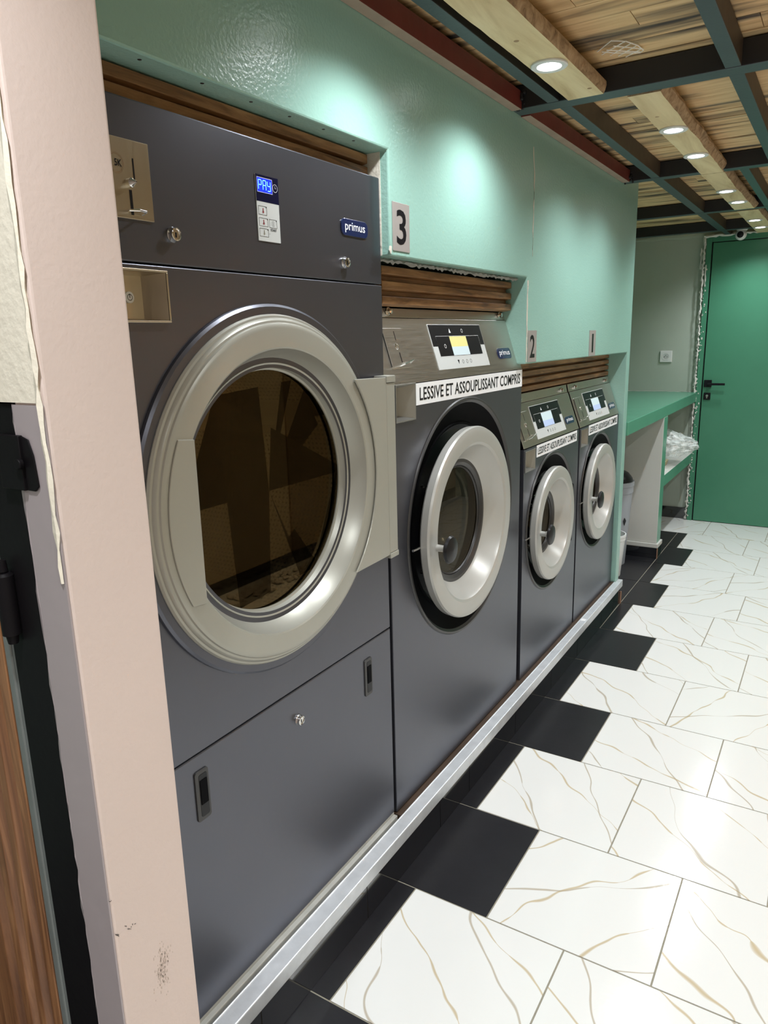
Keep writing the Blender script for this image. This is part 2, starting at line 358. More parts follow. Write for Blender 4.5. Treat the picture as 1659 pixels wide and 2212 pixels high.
# ------------------------------------------------------------------ walls
LINT = [(-.6, 1.88), (1.551, 1.88), (1.551, 1.65), (2.445, 1.65), (2.445, 1.363), (3.866, 1.363), (3.866, .137), (3.925, .137), (3.925, 2.189), (-.6, 2.189)]
wl = MB().prism(LINT, -1.05, -.93); wl.box(-1.78, -1.05, 3.866, 3.925, .137, 2.189)
wl.box(-1.9, -1.78, -.6, 6.09, 0, 2.189); wl.box(-1.78, -1.05, 3.87, 3.92, 0, .137)
o = struct(wl.build('wall_left', [M_teal], bevel=.004))
def ragged(pts, w, amp, seed, nx, m, name, n=(1,0,0), step=.012, t=.003):
    """ragged plaster bead along a polyline in 3-D, flattened against a surface with normal n"""
    r = random.Random(seed); g = MB(); n = Vector(n)
    for a, b in zip(pts, pts[1:]):
        a, b = Vector(a), Vector(b); d = (b-a); L_ = d.length; d.normalize(); s = d.cross(n)
        k = max(2, int(L_/step)); A = []; 
        for i in range(k+1):
            p = a+d*(L_*i/k); A.append((p+s*(w/2+r.uniform(-amp, amp)), p-s*(w/2+r.uniform(-amp, amp)), p+s*r.uniform(-w, w)*.25))
        V = []; F = []
        for (p, q, c_) in A: V += [p, c_+n*(t*(.6+r.random())), q]
        for i in range(k): F += [(3*i, 3*i+1, 3*i+4, 3*i+3), (3*i+1, 3*i+2, 3*i+5, 3*i+4)]
        g.add(V, F, 0, True)
    return g
ch = ragged([(-.9295, 1.552, 1.672), (-.9295, 1.552, 1.655), ], .008, .004, 5, 0, None, '', t=.001)
ragged_more = ragged([(-.9295, 2.447, 1.64), (-.9295, 2.447, 1.37)], .004, .003, 6, 0, None, '', step=.02)
ch.v  # keep
n0 = len(ch.v)
ch.add(ragged_more.v, ragged_more.f, 0, True)
cr = ragged([(-.9295, 2.478, 2.06), (-.9295, 2.492, 1.98), (-.9295, 2.487, 1.72)], .004, .004, 9, 0, None, '', step=.02, t=.001)
ch.add(cr.v, cr.f, 0, True)
struct(ch.build('trim_1', M_plaster))
# raw plaster reveal beside the dryer top and the rubble gap under the second lintel
g = MB(); g.box(-1.0, -.952, 1.5495, 1.5508, 1.652, 1.878)
struct(g.build('trim_2', M_plaster))
g = ragged([(-.965, 1.56, 1.645), (-.965, 2.44, 1.645)], .012, .004, 12, 0, None, '', t=.004); struct(g.build('trim_3', M_concrete))

struct(MB().box(-1.78, 2.3, 6.08, 6.2, 0, 2.189).build('wall_back', M_greywall))
struct(MB().box(1.05, 1.15, -2.2, 6.08, 0, 2.189).build('wall_right', M_tan))
struct(MB().box(-1.78, -.935, 6.066, 6.0795, 0, .09).build('baseboard_back', M_blacktile, bevel=.002))
struct(MB().box(1.037, 1.0495, -2.2, 6.05, 0, .09).build('baseboard_right', M_blacktile, bevel=.002))

# partition wall at the near left: pink end face, cream/lilac face towards us
X0, Yn, Yf = -.72, .477, .600
wf = MB(); wf.box(-.776, X0, Yn, Yf, 0, 2.6, 0); wf.box(-1.9, -.776, Yn+.04, Yf, 0, 2.6); wf.box(-1.9, -.776, Yn, Yn+.04, 1.402, 2.6)
o = struct(wf.build('wall_front', [M_pink], bevel=.004, bseg=3))
wf = MB(); wf.box(-1.9, X0-.005, Yn-.003, Yn-.0001, 1.402, 2.6); struct(wf.build('trim_4', M_cream))
# wavy cream paint edge
g = ragged([(X0-.004, Yn-.0035, 2.2), (X0-.004, Yn-.0035, 1.20)], .008, .003, 21, 0, None, '', n=(0,-1,0), t=.002, step=.02); struct(g.build('trim_5', M_cream))
g = MB(); g.box(-.7755, X0-.001, Yn-.0025, Yn-.0001, 0, 1.3995); struct(g.build('trim_6', M_lav))
# black steel door frame with hinge, zinc strip and oak panel
fr = struct(MB().box(-.852, -.777, Yn, Yn+.038, 0, 1.40).box(-1.4, -.852, Yn, Yn+.038, 1.36, 1.40).build('door_2', M_blackpaint, bevel=.003))
def kid(mb, name, m, par, **k):
    o = mb.build(name, m, par, **k); return o
kid(ragged([(-.778, Yn-.0005, 1.40), (-.778, Yn-.0005, .4)], .006, .003, 31, 0, None, '', n=(0,-1,0), t=.0015, step=.02), 'paint_edge', M_lav, fr)
g = capped(); g.box(-.808, -.765, Yn-.008, Yn-.0005, 1.304, 1.366); g.prism([(-.765,1.366),(-.752,1.362),(-.746,1.345),(-.743,1.31),(-.75,1.304),(-.765,1.304)], Yn-.005, Yn-.003, u=(1,0,0), v=(0,0,1), n=(0,1,0)); g.lathe([(0,.0),(0,.006),(.006,.006),(.006,0)], (-.765, Yn-.0135, 1.335), 'Y', 16)
kid(g, 'hinge', M_blackpaint, fr, bevel=.003)
g = capped(); g.lathe([(0,.0),(0,.011),(.075,.011),(.078,.008),(.08,0)], (-.832, Yn-.009, 1.12), 'Z', 20); g.lathe([(-.012,.0),(-.012,.006),(0,.008)], (-.832, Yn-.009, 1.12), 'Z', 16); g.lathe([(0,.006),(.014,.005),(.014,0)], (-.832, Yn-.009, 1.20), 'Z', 16)
kid(g, 'hinge_barrel', M_blackpaint, fr)
kid(MB().box(-.878, -.8525, Yn+.003, Yn+.03, 0, 1.355).box(-.870, -.859, Yn, Yn+.01, 0, 1.355), 'metal_strip', M_zinc, fr, bevel=.002)
g = MB(); prof = [(-.8795, .002), (-.899, .002), (-.906, .012), (-.913, .012), (-.919, .001), (-.936, .001), (-.943, .012), (-.950, .012), (-.957, .001), (-.975, .001), (-.982, .012), (-.99, .012), (-1.0, .001), (-1.4, .001), (-1.4, .03), (-.8795, .03)]
g.prism(prof, 0, 1.355, o=(0, Yn, 0), u=(1,0,0), v=(0,1,0), n=(0,0,1))
kid(g, 'oak_panel', M_oakv, fr, bevel=.0015)

# ------------------------------------------------------------------ plinth, rail, strips
g = MB(); g.box(-1.78, -.93, .61, 3.92, 0, .118, 1)
js = [.61, .905, 1.317, 1.73, 1.94, 2.35, 2.76, 3.13, 3.54, 3.77, 3.92]
sk_ = lambda y: -.8985-.0062*(y-1.07)
for a, b in zip(js, js[1:]):
    a, b = a+.0015, b-.0015; g.prism([(sk_(a)-.003, a), (sk_(a), a), (sk_(b), b), (sk_(b)-.003, b)], .001, .1, u=(1,0,0), v=(0,1,0), n=(0,0,1), m=0)
g.prism([(-.95, .61), (sk_(.61)-.003, .61), (sk_(3.92)-.003, 3.92), (-.95, 3.92)], 0, .118, u=(1,0,0), v=(0,1,0), n=(0,0,1), m=1)
struct(g.build('trim_7', [M_blacktile, M_grout]))
struct(MB().box(-.9145, -.909, 3.915, 3.925, 0.0, .07).build('trim_8', mat('copper_corner', (.35,.2,.13), .5)))
g = MB(); g.prism([(-.937, .61), (-.896, .61), (-.907, 3.93), (-.937, 3.93)], .098, .137, u=(1,0,0), v=(0,1,0), n=(0,0,1)); g.box(-.939, -.934, .61, 3.92, .118, .139)
struct(g.build('trim_9', M_alu, bevel=.003))
g = MB(); g.box(-.933, -.910, 3.235, 3.265, .1372, .1378)
tag(g.build('label_sticker', M_white), 'small white torn label stuck on the aluminium rail', 'sticker')
struct(MB().box(-1.02, -.938, 1.56, 3.86, .1195, .1365).build('trim_10', M_brownstrip))

# ------------------------------------------------------------------ steel beams
def beam(x0, x1, y0, y1, z0, z1, side, name):
    g = MB(); g.box(x0, x1, y0, y1, z0, z1)
    o = g.build(name, [side, M_steel], bevel=.002)
    for p in o.data.polygons:
        if p.normal.z < -.9: p.material_index = 1
    return struct(o)
n = [10]
def tn(): n[0] += 1; return 'trim_%d' % n[0]
for (a, b) in ((-1.5,-1.43),(.93,1.0),(2.288,2.357),(3.617,3.675),(4.822,4.88),(5.72,5.78)):
    beam(-1.7 if a > 3.7 else -.93, 1.05, a, b, 2.125, 2.1895, M_steelside, tn())
ends = [-1.43,.93,1.0,2.288,2.357,3.617,3.675,4.822,4.88,5.72]
for x0, x1, x2, x3 in ((-.818,-.783,-.812,-.765),(-.337,-.298,-.455,-.418),(.14,.18,.02,.06),(.62,.66,.5,.54)):
    for k in range(0, 10, 2):
        xa, xb = (x0, x1) if k < 5 else (x2, x3)
        if k == 4 and x0 < -.7: xa, xb = -.805, -.768
        if k == 8 and x0 < -.7: xb = -.762
        beam(xa, xb, ends[k]+.001, ends[k+1]-.001, 2.126, 2.1895, M_steelside if k < 3 and x0 < -.7 else M_rustside, tn())
beam(-.80,-.765, 5.78, 6.08, 2.126, 2.1895, M_rustside, tn())
for a, b in ((-.6, 2.286), (2.36, 3.615)):
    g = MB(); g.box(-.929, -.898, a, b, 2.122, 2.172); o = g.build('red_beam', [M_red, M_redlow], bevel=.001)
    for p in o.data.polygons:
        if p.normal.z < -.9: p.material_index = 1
    o.name = tn(); struct(o)
# weld scale on beam ends at the wall
for k, yy in enumerate((2.288, 3.617)):
    r = random.Random(k); g = MB()
    for i in range(26):
        c = Vector((-.905+r.uniform(-.02, .02), yy-.004+r.uniform(-.012, .012), 2.115+r.uniform(0, .055))); s_ = r.uniform(.003, .007)
        g.box(c.x-s_, c.x+s_, c.y-s_, c.y+s_, c.z-s_, c.z+s_)
    struct(g.build(tn(), M_steelside, bevel=.003))

# ------------------------------------------------------------------ timber slabs
def slab(xl, xr, xt, y0, y1, label, seed, rough=.006, thick=.04):
    r = random.Random(seed); g = MB(); N = int((y1-y0)/.05); ring = []
    wv = 0; wl_ = 0
    for i in range(N+1):
        y = y0+(y1-y0)*i/N; wv = .8*wv+r.uniform(-rough, rough); wl_ = .85*wl_+r.uniform(-.002, .002)
        a = xl+wl_; b = xr+wv*.5
        T = thick; e = xt-xr
        ring.append([(a, y, 2.122), (b, y, 2.122), (b+e*.6+wv*.4, y, 2.122+T*.3+r.uniform(-.0015,.0015)), (b+e+wv*.4, y, 2.122+T*.6), (b+e*.9, y, 2.122+T*.9), (b+e*.6, y, 2.122+T), (a+.002, y, 2.122+T), (a-.002, y, 2.122+T*.5)])
    for q in ring: g.v += q
    k = 8
    for i in range(N):
        for j in range(k):
            g.f.append((i*k+j, i*k+(j+1) % k, (i+1)*k+(j+1) % k, (i+1)*k+j)); g.m.append(1 if j in (1,2,3,4) else 0); g.sm.append(j in (1,2,3,4))
    g.f += [tuple(range(k)), tuple(N*k+j for j in range(k))]; g.m += [1, 1]; g.sm += [False]*2
    o = g.build('timber_slab', [M_slab, M_bark]); 
    return tag(o, label, 'beam', 'sawn timber slabs holding the ceiling lights')
slab(-.757, -.652, -.644, 1.01, 2.286, 'nearest pale sawn timber slab with smooth edge and one lamp at its end, over the dryer', 1, .0015, .034)
slab(-.606, -.515, -.500, 2.36, 3.66, 'second timber slab with rough bark edge carrying two lamps, between first and second crossbeams', 2, .005)
slab(-.606, -.510, -.495, 3.665, 4.82, 'third timber slab with chewed bark edge, just beyond the second crossbeam', 3, .006)
slab(-.597, -.488, -.474, 4.885, 6.07, 'farthest timber slab with two lamps, running to the green door wall', 4, .004)
for (x, y) in ((-.715, 1.78), (-.672, 2.215), (-.575, 2.62)):
    g = MB(); g.caps = True; g.lathe([(0, .0065), (-.0006, .005), (-.0006, 0)], (x, y, 2.1219), 'Z', 12)
    tag(g.build('screw', M_bark), {1.78: 'dark countersunk screw before the first lamp in the nearest timber slab', 2.215: 'dark screw at the far end of the nearest timber slab', 2.62: 'dark knot plug near the start of the second timber slab'}[y], 'screw')

# ------------------------------------------------------------------ downlights
def downlight(x, y, label, watts=LAMP_W, z=2.122):
    t = thing('downlight', label, 'ceiling light', (x, y, z), 'round recessed ceiling lights')
    g = MB(); g.lathe([(-.0002,.046),(-.004,.046),(-.006,.043),(-.005,.031),(-.001,.029),(.004,.028)], (x, y, z-.0003), 'Z', 40); kid(g, 'trim_ring', M_whiteplastic, t)
    g = capped(); g.lathe([(-.0022,.0295),(-.0018,.0)], (x, y, z), 'Z', 32); kid(g, 'lens', M_lamp, t)
    l = bpy.data.lights.new('lamp_light', 'SPOT'); l.energy = watts; l.spot_size = math.radians(142); l.spot_blend = .8; l.shadow_soft_size = .025; l.color = (.93, .97, 1)
    lo = bpy.data.objects.new('lamp_light', l); C.objects.link(lo); lo.parent = t; lo.location = (0, 0, -.012)
    return t
spots = [(-.703,1.972,'large lit ceiling lamp nearest the camera, at the end of the first timber slab'), (-.560,2.805,'lit ceiling lamp in the second timber slab, nearer of its pair'),
 (-.560,3.25,'lit ceiling lamp in the second timber slab, farther of its pair'), (-.563,4.14,'lit ceiling lamp in the third timber slab, nearer of its pair'),
 (-.553,4.52,'lit ceiling lamp in the third timber slab, farther of its pair'), (-.547,5.32,'lit ceiling lamp just right of the dome camera'), (-.549,5.70,'farthest lit ceiling lamp, closest above the green door'), (-.70,1.40,'lit ceiling lamp in the first slab out of frame above the dryer')]
for x, y, lb in spots: downlight(x, y, lb)

# added fill lamps outside the picture, placed to brighten machines and floor
k = 0
for y in (-.9, .1, 1.3, 2.5, 3.7, 4.9):
    k += 1; downlight(.42, y, 'added fill lamp of the unseen right-hand row, number %d from the entrance' % k, FILL_W, 2.189)
downlight(-.45, .15, 'added fill lamp above the entrance partition', FILL_W, 2.189)
downlight(-.45, -.8, 'added fill lamp behind the viewer on the left', FILL_W, 2.189)

# ------------------------------------------------------------------ louvre panels above the machines
def louvre(y0, y1, zs, x, label, slat=.018, zlo=None, zhi=None):
    g = MB(); g.box(x-.03, x-.02, y0, y1, zlo, zhi)
    for z in zs: g.prism([(0, z), (0, z+slat), (-.02, z+slat+.004), (-.02, z-.004)], y0, y1, o=(x, 0, 0), u=(1,0,0), v=(0,0,1), n=(0,1,0))
    o = g.build('louvre_panel', M_oak, bevel=.0015); return tag(o, label, 'panel', 'brown oak slatted panels above the machines')
louvre(.62, 1.549, (1.857, 1.830, 1.805), -.985, 'brown oak slatted panel above the tall dryer', .019, 1.801, 1.879)
louvre(1.60, 2.442, (1.617, 1.581, 1.545), -.985, 'brown oak slatted panel above the large washer, below the number 3 plate', .019, 1.541, 1.64)
louvre(2.50, 3.863, (1.338, 1.309, 1.280, 1.251), -1.02, 'brown oak slatted panel above the two small washers', .018, 1.247, 1.362)

# ------------------------------------------------------------------ number plates
def plate(s, y0, y1, z0, z1, label, w):
    t = thing('number_plate', label, 'sign', (-.93, (y0+y1)/2, z0), 'numbered metal plates on the green wall')
    kid(MB().box(-.9299, -.928, y0, y1, z0, z1), 'plate', mat('plate_steel', (.36,.33,.31), .4, metal=.2) if 'plate_steel' not in bpy.data.materials else bpy.data.materials['plate_steel'], t, bevel=.0005)
    text('digit', s, (z1-z0)*.72, (-.928, (y0+y1)/2, (z0+z1)/2), M_black, t, width=w, off=.012)
plate('3', 1.562, 1.642, 1.663, 1.772, 'brushed metal plate with black number 3, between dryer and large washer', .045)
plate('2', 2.459, 2.543, 1.368, 1.476, 'brushed metal plate with black number 2, above the middle washer', .045)
plate('1', 3.190, 3.283, 1.366, 1.474, 'brushed metal plate with black number 1, above the farthest washer', .022)

# ------------------------------------------------------------------ drum
def drum(cx, cy, cz, R, depth, parent, pitch=.012):
    g = MB(); N = 64; g.lathe([(0, R), (-depth, R)], (cx, cy, cz), 'X', N); o = kid(g, 'drum', M_drum, parent)
    me = o.data; uv = me.uv_layers.new(name='UVMap')
    for p in me.polygons:
        an = [math.atan2(me.vertices[i].co.z-cz, me.vertices[i].co.y-cy) for i in p.vertices]
        for li, a, vi in zip(p.loop_indices, an, p.vertices):
            if max(an)-min(an) > 3 and a < 0: a += 2*math.pi
            uv.data[li].uv = (a*R/pitch, me.vertices[vi].co.x/pitch)
    gb = capped(); gb.lathe([(-depth, R), (-depth, R*.5), (-depth+.02, R*.45), (-depth+.02, 0)], (cx, cy, cz), 'X', 48, smooth=False); kid(gb, 'drum_back', M_ss, parent)
    for k in range(3):
        gl = MB()
        a = .5+k*2*math.pi/3; c_, s_ = math.cos(a), math.sin(a); u = Vector((0, c_, s_)); t_ = Vector((0, -s_, c_))
        gl.prism([(-.04, R-.002), (.04, R-.002), (.012, R*.76), (-.012, R*.76)], -depth+.03, -.04, o=(cx, cy, cz), u=t_, v=u, n=(1,0,0))
        kid(gl, 'drum_lifter', M_ss, parent)

def cutbox(tgt, a, b, c, d):
    cutm = MB().box(XD-.05, XD+.02, a, b, c, d).build('cutter', M_dark)
    bo = tgt.modifiers.new('cut', 'BOOLEAN'); bo.object = cutm; bo.operation = 'DIFFERENCE'; bo.solver = 'EXACT'
    tgt.modifiers.move(len(tgt.modifiers)-1, 0)
    bpy.context.view_layer.update(); dg = bpy.context.evaluated_depsgraph_get()
    m2 = bpy.data.meshes.new_from_object(tgt.evaluated_get(dg)); tgt.modifiers.clear(); tgt.data = m2
    bpy.data.objects.remove(cutm)
# ------------------------------------------------------------------ dryer
XD = -.955
dr = thing('tumble_dryer', 'tall dark grey tumble dryer with large silver ring door and blue PAY display', 'dryer', (XD, .70, .12))
Y0, Y1 = .70, 1.55
o = kid(MB().box(-1.70, XD-.02, Y0, Y1, .151, 1.80), 'cabinet', M_dark, dr)
# open the cabinet front where the drum is: replace the box by shell sides
me = o.data; bm = bmesh.new(); bm.from_mesh(me)
bmesh.ops.delete(bm, geom=[f for f in bm.faces if f.normal.x > .9], context='FACES'); bm.to_mesh(me); bm.free()
kid(MB().box(XD-.02, XD, Y0, Y1, 1.5865, 1.823), 'upper_panel', M_dark, dr, bevel=.0025)
CY, CZ = 1.13, 1.16
fpan = kid(MB().plate_hole(Y0, Y1, .7125, 1.584, CY, CZ, .30, XD-.02, XD), 'front_panel', M_dark, dr, bevel=.0025)
lp = kid(MB().box(XD-.02, XD, Y0, Y1, .151, .7095), 'lower_panel', M_dark, dr, bevel=.0025)
kid(MB().box(-1.0, XD-.001, Y0, Y1, .1385, .1505).box(-1.0, -.945, Y0, Y1, .1185, .1425), 'foot_strip', M_strip, dr, bevel=.002)
# door
door = kid(MB().lathe([(-.008,.25),(-.006,.29),(.0005,.372),(.006,.371),(.010,.366),(.010,.350)], (XD, CY, CZ), 'X', 128), 'door_surround', M_dark, dr)
g = MB(); g.lathe([(.004,.352),(.012,.352),(.016,.349),(.017,.345),(.020,.3435),(.023,.340),(.024,.336),(.027,.334),(.029,.330),(.030,.325),(.030,.290),(.028,.287),(.022,.285),(.004,.277),(-.010,.268),(-.0105,.262),(-.006,.260),(-.008,.256),(-.022,.250),(-.024,.246),(-.03,.246)], (XD, CY, CZ), 'X', 128)
dd = kid(g, 'door', M_silver, dr)
g = capped(); g.lathe([(-.027,.247),(-.027,0.0001)], (XD, CY, CZ), 'X', 96); kid(g, 'door_glass', M_glass, dr)
def arc(R, z0, z1, side, n=24):
    out = []
    for i in range(n+1):
        z = z0+(z1-z0)*i/n; out.append((CY+side*math.sqrt(max(0, R*R-(z-CZ)**2)), z))
    return out
g = MB(); g.prism(arc(.322, 1.012, 1.306, -1)+[(.879, 1.302), (.877, 1.008)], .0295, .0335, o=(XD, 0, 0)); kid(g, 'handle_plate', M_silver, dr, bevel=.0018)
g = MB(); g.prism([(1.503, .930)]+[(1.503, 1.3715)]+arc(.320, 1.374, .927, 1), .031, .036, o=(XD, 0, 0)); kid(g, 'hinge_plate', M_silver, dr, bevel=.002)
g = MB(); g.prism([(1.500, .002), (1.546, .002), (1.546, .030), (1.540, .036), (1.500, .037)], .935, 1.357, o=(XD, 0, 0), u=(0,1,0), v=(1,0,0), n=(0,0,1)); kid(g, 'hinge_bar', M_silver, dr, bevel=.0015)
for z in ((1.358, 1.374), (.921, .934)):
    kid(MB().prism([(1.500, .002), (1.548, .002), (1.548, .031), (1.541, .038), (1.500, .039)], z[0], z[1], o=(XD, 0, 0), u=(0,1,0), v=(1,0,0), n=(0,0,1)), 'hinge_cap', M_silver, dr, bevel=.0015)
drum(XD-.05, CY, CZ, .275, .60, dr)
kid(MB().lathe([(-.035, .262), (-.05, .285), (-.10, .285)], (XD, CY, CZ), 'X', 96), 'drum_seal', M_dishlip, dr)
# coin plate
cp = kid(MB().box(XD, XD+.003, .76, .8625, 1.649, 1.763), 'coin_plate', M_brass, dr, bevel=.001)
def sub(mb, name, m, par, **k): return kid(mb, name, m, dr_sub(par), **k)
def dr_sub(p): return p
kid(MB().box(XD+.0031, XD+.0034, .8285, .8310, 1.705, 1.737), 'coin_slot', M_black, cp); kid(MB().box(XD+.0031, XD+.0034, .8175, .8225, 1.655, 1.691), 'coin_slot', M_black, cp)
g = capped(); g.lathe([(.003,.0001),(.003,.0065),(.012,.0068),(.014,.005),(.022,.001),(.022,0)], (XD, .817, 1.700), 'X', 24); kid(g, 'reject_knob', M_chrome, cp)
kid(MB().tube([(XD+.002,.812,1.659),(XD+.014,.806,1.659),(XD+.02,.820,1.66),(XD+.016,.836,1.66),(XD+.006,.836,1.657)], .0018, 8), 'reject_lever', M_chrome, cp)
text('print', '5K', .010, (XD+.003, .8015, 1.7265), M_black, cp, xs=.8, off=.01)
g = MB(); g.lathe([(.0035,.0125),(.0035,.0132)], (XD, .7975, 1.726), 'X', 40); g.lathe([(.0035,.0142),(.0035,.0146)], (XD, .7975, 1.726), 'X', 40); kid(g, 'print_ring', M_bark, cp)
# keyholes
for (ky, kz, par) in ((.898, 1.634, dr), (1.392, 1.625, dr), (1.147, .638, dr)):
    g = capped(); g.lathe([(0,.0125),(.004,.0125),(.008,.0105),(.012,.0102),(.0125,.0085),(.0105,.0080),(.0105,0)], (XD, ky, kz), 'X', 32); lk = kid(g, 'key_lock', M_chrome, par)
    kid(MB().box(XD+.0106, XD+.0109, ky-.0015, ky+.0015, kz-.005, kz+.003), 'keyhole', M_black, lk)
# display
dp = kid(MB().box(XD, XD+.0018, 1.1125, 1.177, 1.6455, 1.762), 'display', M_greypanel, dr, bevel=.0004)
kid(MB().box(XD+.0019, XD+.0021, 1.1125, 1.177, 1.7155, 1.762), 'display_window', mat('deep_navy_window', (.004,.006,.03), .15), dp)
kid(MB().box(XD+.0022, XD+.0023, 1.1165, 1.158, 1.7325, 1.7565), 'screen', M_led, dp)
g = MB(); sw = .0014
for a, b, c, d in ((1.1155,1.159,1.7315,1.7322),(1.1155,1.159,1.7568,1.7575),(1.1155,1.1160,1.7315,1.7575),(1.1585,1.159,1.7315,1.7575)): g.box(XD+.0023, XD+.0025, a, b, c, d)
kid(g, 'screen_border', M_white, dp)
seg = {'P': 'abefg', 'A': 'abcefg', 'Y': 'bcdfg'}
g = MB()
for i, chx in enumerate('PAY'):
    a = 1.1195+i*.0128; w, h, z = .0085, .0085, 1.7445
    for q in seg[chx]:
        if q in 'adg': zz = {'a': z+h, 'd': z-h, 'g': z}[q]; g.box(XD+.0024, XD+.0026, a+.0006, a+w-.0006, zz-sw/2, zz+sw/2)
        else:
            yy = a if q in 'ef' else a+w; z0_ = z if q in 'bf' else z-h; g.box(XD+.0024, XD+.0026, yy-sw/2, yy+sw/2, z0_+.0006, z0_+h-.0006)
kid(g, 'digits', M_leddig, dp)
g = MB(); g.lathe([(.0023,.0072),(.0023,.0066)], (XD, 1.1672, 1.7435), 'X', 32); g.box(XD+.0022, XD+.0024, 1.1669, 1.1675, 1.7435, 1.748); g.box(XD+.0022, XD+.0024, 1.1669, 1.170, 1.7432, 1.7438); kid(g, 'clock_icon', M_white, dp)
g = MB()
def frame2(g, a, b, c, d, x, t=.0005):
    g.box(x, x+.0002, a, b, c, c+t); g.box(x, x+.0002, a, b, d-t, d); g.box(x, x+.0002, a, a+t, c, d); g.box(x, x+.0002, b-t, b, c, d)
for a, b, c, d in ((1.1165,1.140,1.692,1.7075),(1.1165,1.1415,1.672,1.6865),(1.1165,1.1415,1.6535,1.668),(1.1455,1.1675,1.6715,1.6865)):
    frame2(g, a, b, c, d, XD+.0019); g.box(XD+.0019, XD+.0021, b-.0025, b-.001, d-.0025, d-.001)
g.lathe([(.002,.0048),(.002,.0044)], (XD, 1.1565, 1.679), 'X', 24); g.box(XD+.0019, XD+.0021, 1.1562, 1.1568, 1.676, 1.682); g.box(XD+.0019, XD+.0021, 1.1445, 1.1455, 1.6595, 1.6605)
kid(g, 'button_outline', M_black, dp)
g = MB()
for z, mm in ((1.6985, 0), (1.678, 0), (1.660, 1)):
    g.box(XD+.002, XD+.0022, 1.1284, 1.1304, z, z+.0055, mm); g.lathe([(.0022,.0022),(.0022,0)], (XD, 1.1294, z-.001), 'X', 16, m=mm)
kid(g, 'thermometer_icon', [M_redink, M_grout], dp)
text('print', 'START', .0048, (XD+.0018, 1.1565, 1.6675), M_black, dp, width=.018, off=.02)
# badge
def pill(y0, y1, z0, z1, x0, x1, o=None, u=(0,1,0), v=(0,0,1), nn=(1,0,0), n=10, rad=None):
    r = rad or min((z1-z0)/2, .02); P = []
    for cy_, cz_, a0 in ((y1-r, z1-r, 0), (y0+r, z1-r, 90), (y0+r, z0+r, 180), (y1-r, z0+r, 270)):
        for i in range(n+1): a = math.radians(a0+90*i/n); P.append((cy_+r*math.cos(a), cz_+r*math.sin(a)))
    return MB().prism(P, x0, x1, o=o or (0,0,0), u=u, v=v, n=nn)
bd = kid(pill(1.385, 1.491, 1.683, 1.718, XD, XD+.003, rad=.014), 'badge', M_navy, dr, bevel=.0008)
text('lettering', 'primus', .0225, (XD+.003, 1.438, 1.700), M_white, bd, width=.079, off=.004)
# coin return box
g = MB()
cr_ = MB(); a, b, c, d = .755, .874, 1.498, 1.573; t = .0035
cr_.box(XD, XD+.006, a-t, b+t, d, d+t); cr_.box(XD, XD+.006, a-t, b+t, c-t, c); cr_.box(XD, XD+.006, a-t, a, c, d); cr_.box(XD, XD+.006, b, b+t, c, d)
rb = kid(cr_, 'coin_return_frame', M_brass, dr, bevel=.001)
# recess: cut the panel visually with an inset tray set into the front
g = MB(); dpt = -.035
g.add([(XD+.004,a,d),(XD+.004,b,d),(XD+.004,b,c),(XD+.004,a,c),(XD+dpt,a,d-.004),(XD+dpt,b-.018,d-.004),(XD+dpt,b-.018,c+.004),(XD+dpt,a,c+.004)], [(0,1,5,4),(1,2,6,5),(2,3,7,6),(3,0,4,7),(4,5,6,7)])
tray = kid(g, 'coin_return_tray', M_brass, dr)
g = capped(); g.lathe([(0,.0001),(0,.009),(.006,.009),(.0065,.0075),(.0065,0)], (XD+dpt, .825, 1.535), 'X', 28); lk = kid(g, 'key_lock', M_whiteplastic, dr)
g = MB(); g.lathe([(.0066,.0052),(.0066,.0042)], (XD+dpt, .825, 1.535), 'X', 24); g.box(XD+dpt+.0066, XD+dpt+.0068, .8244, .8256, 1.534, 1.5405); kid(g, 'keyhole', M_black, lk)
# cut the hole in the front panel for the tray (boolean with a simple box)
cutbox(fpan, a, b, c, d)
# latches on the lower panel
for (a, b, c, d) in ((.836, .871, .572, .677), (1.419, 1.453, .567, .668)):
    lt = kid(pill(a, b, c, d, XD-.001, XD+.003, rad=.006), 'panel_latch', M_dishlip, dr, bevel=.001)
    kid(pill(a+.009, b-.005, c+.008, d-.008, XD+.003, XD+.0035, rad=.004), 'latch_recess', M_black, lt)
    kid(MB().box(XD+.0035, XD+.005, a+.0105, b-.0065, c+.034, d-.020), 'latch_slide', M_dish, lt, bevel=.0008)

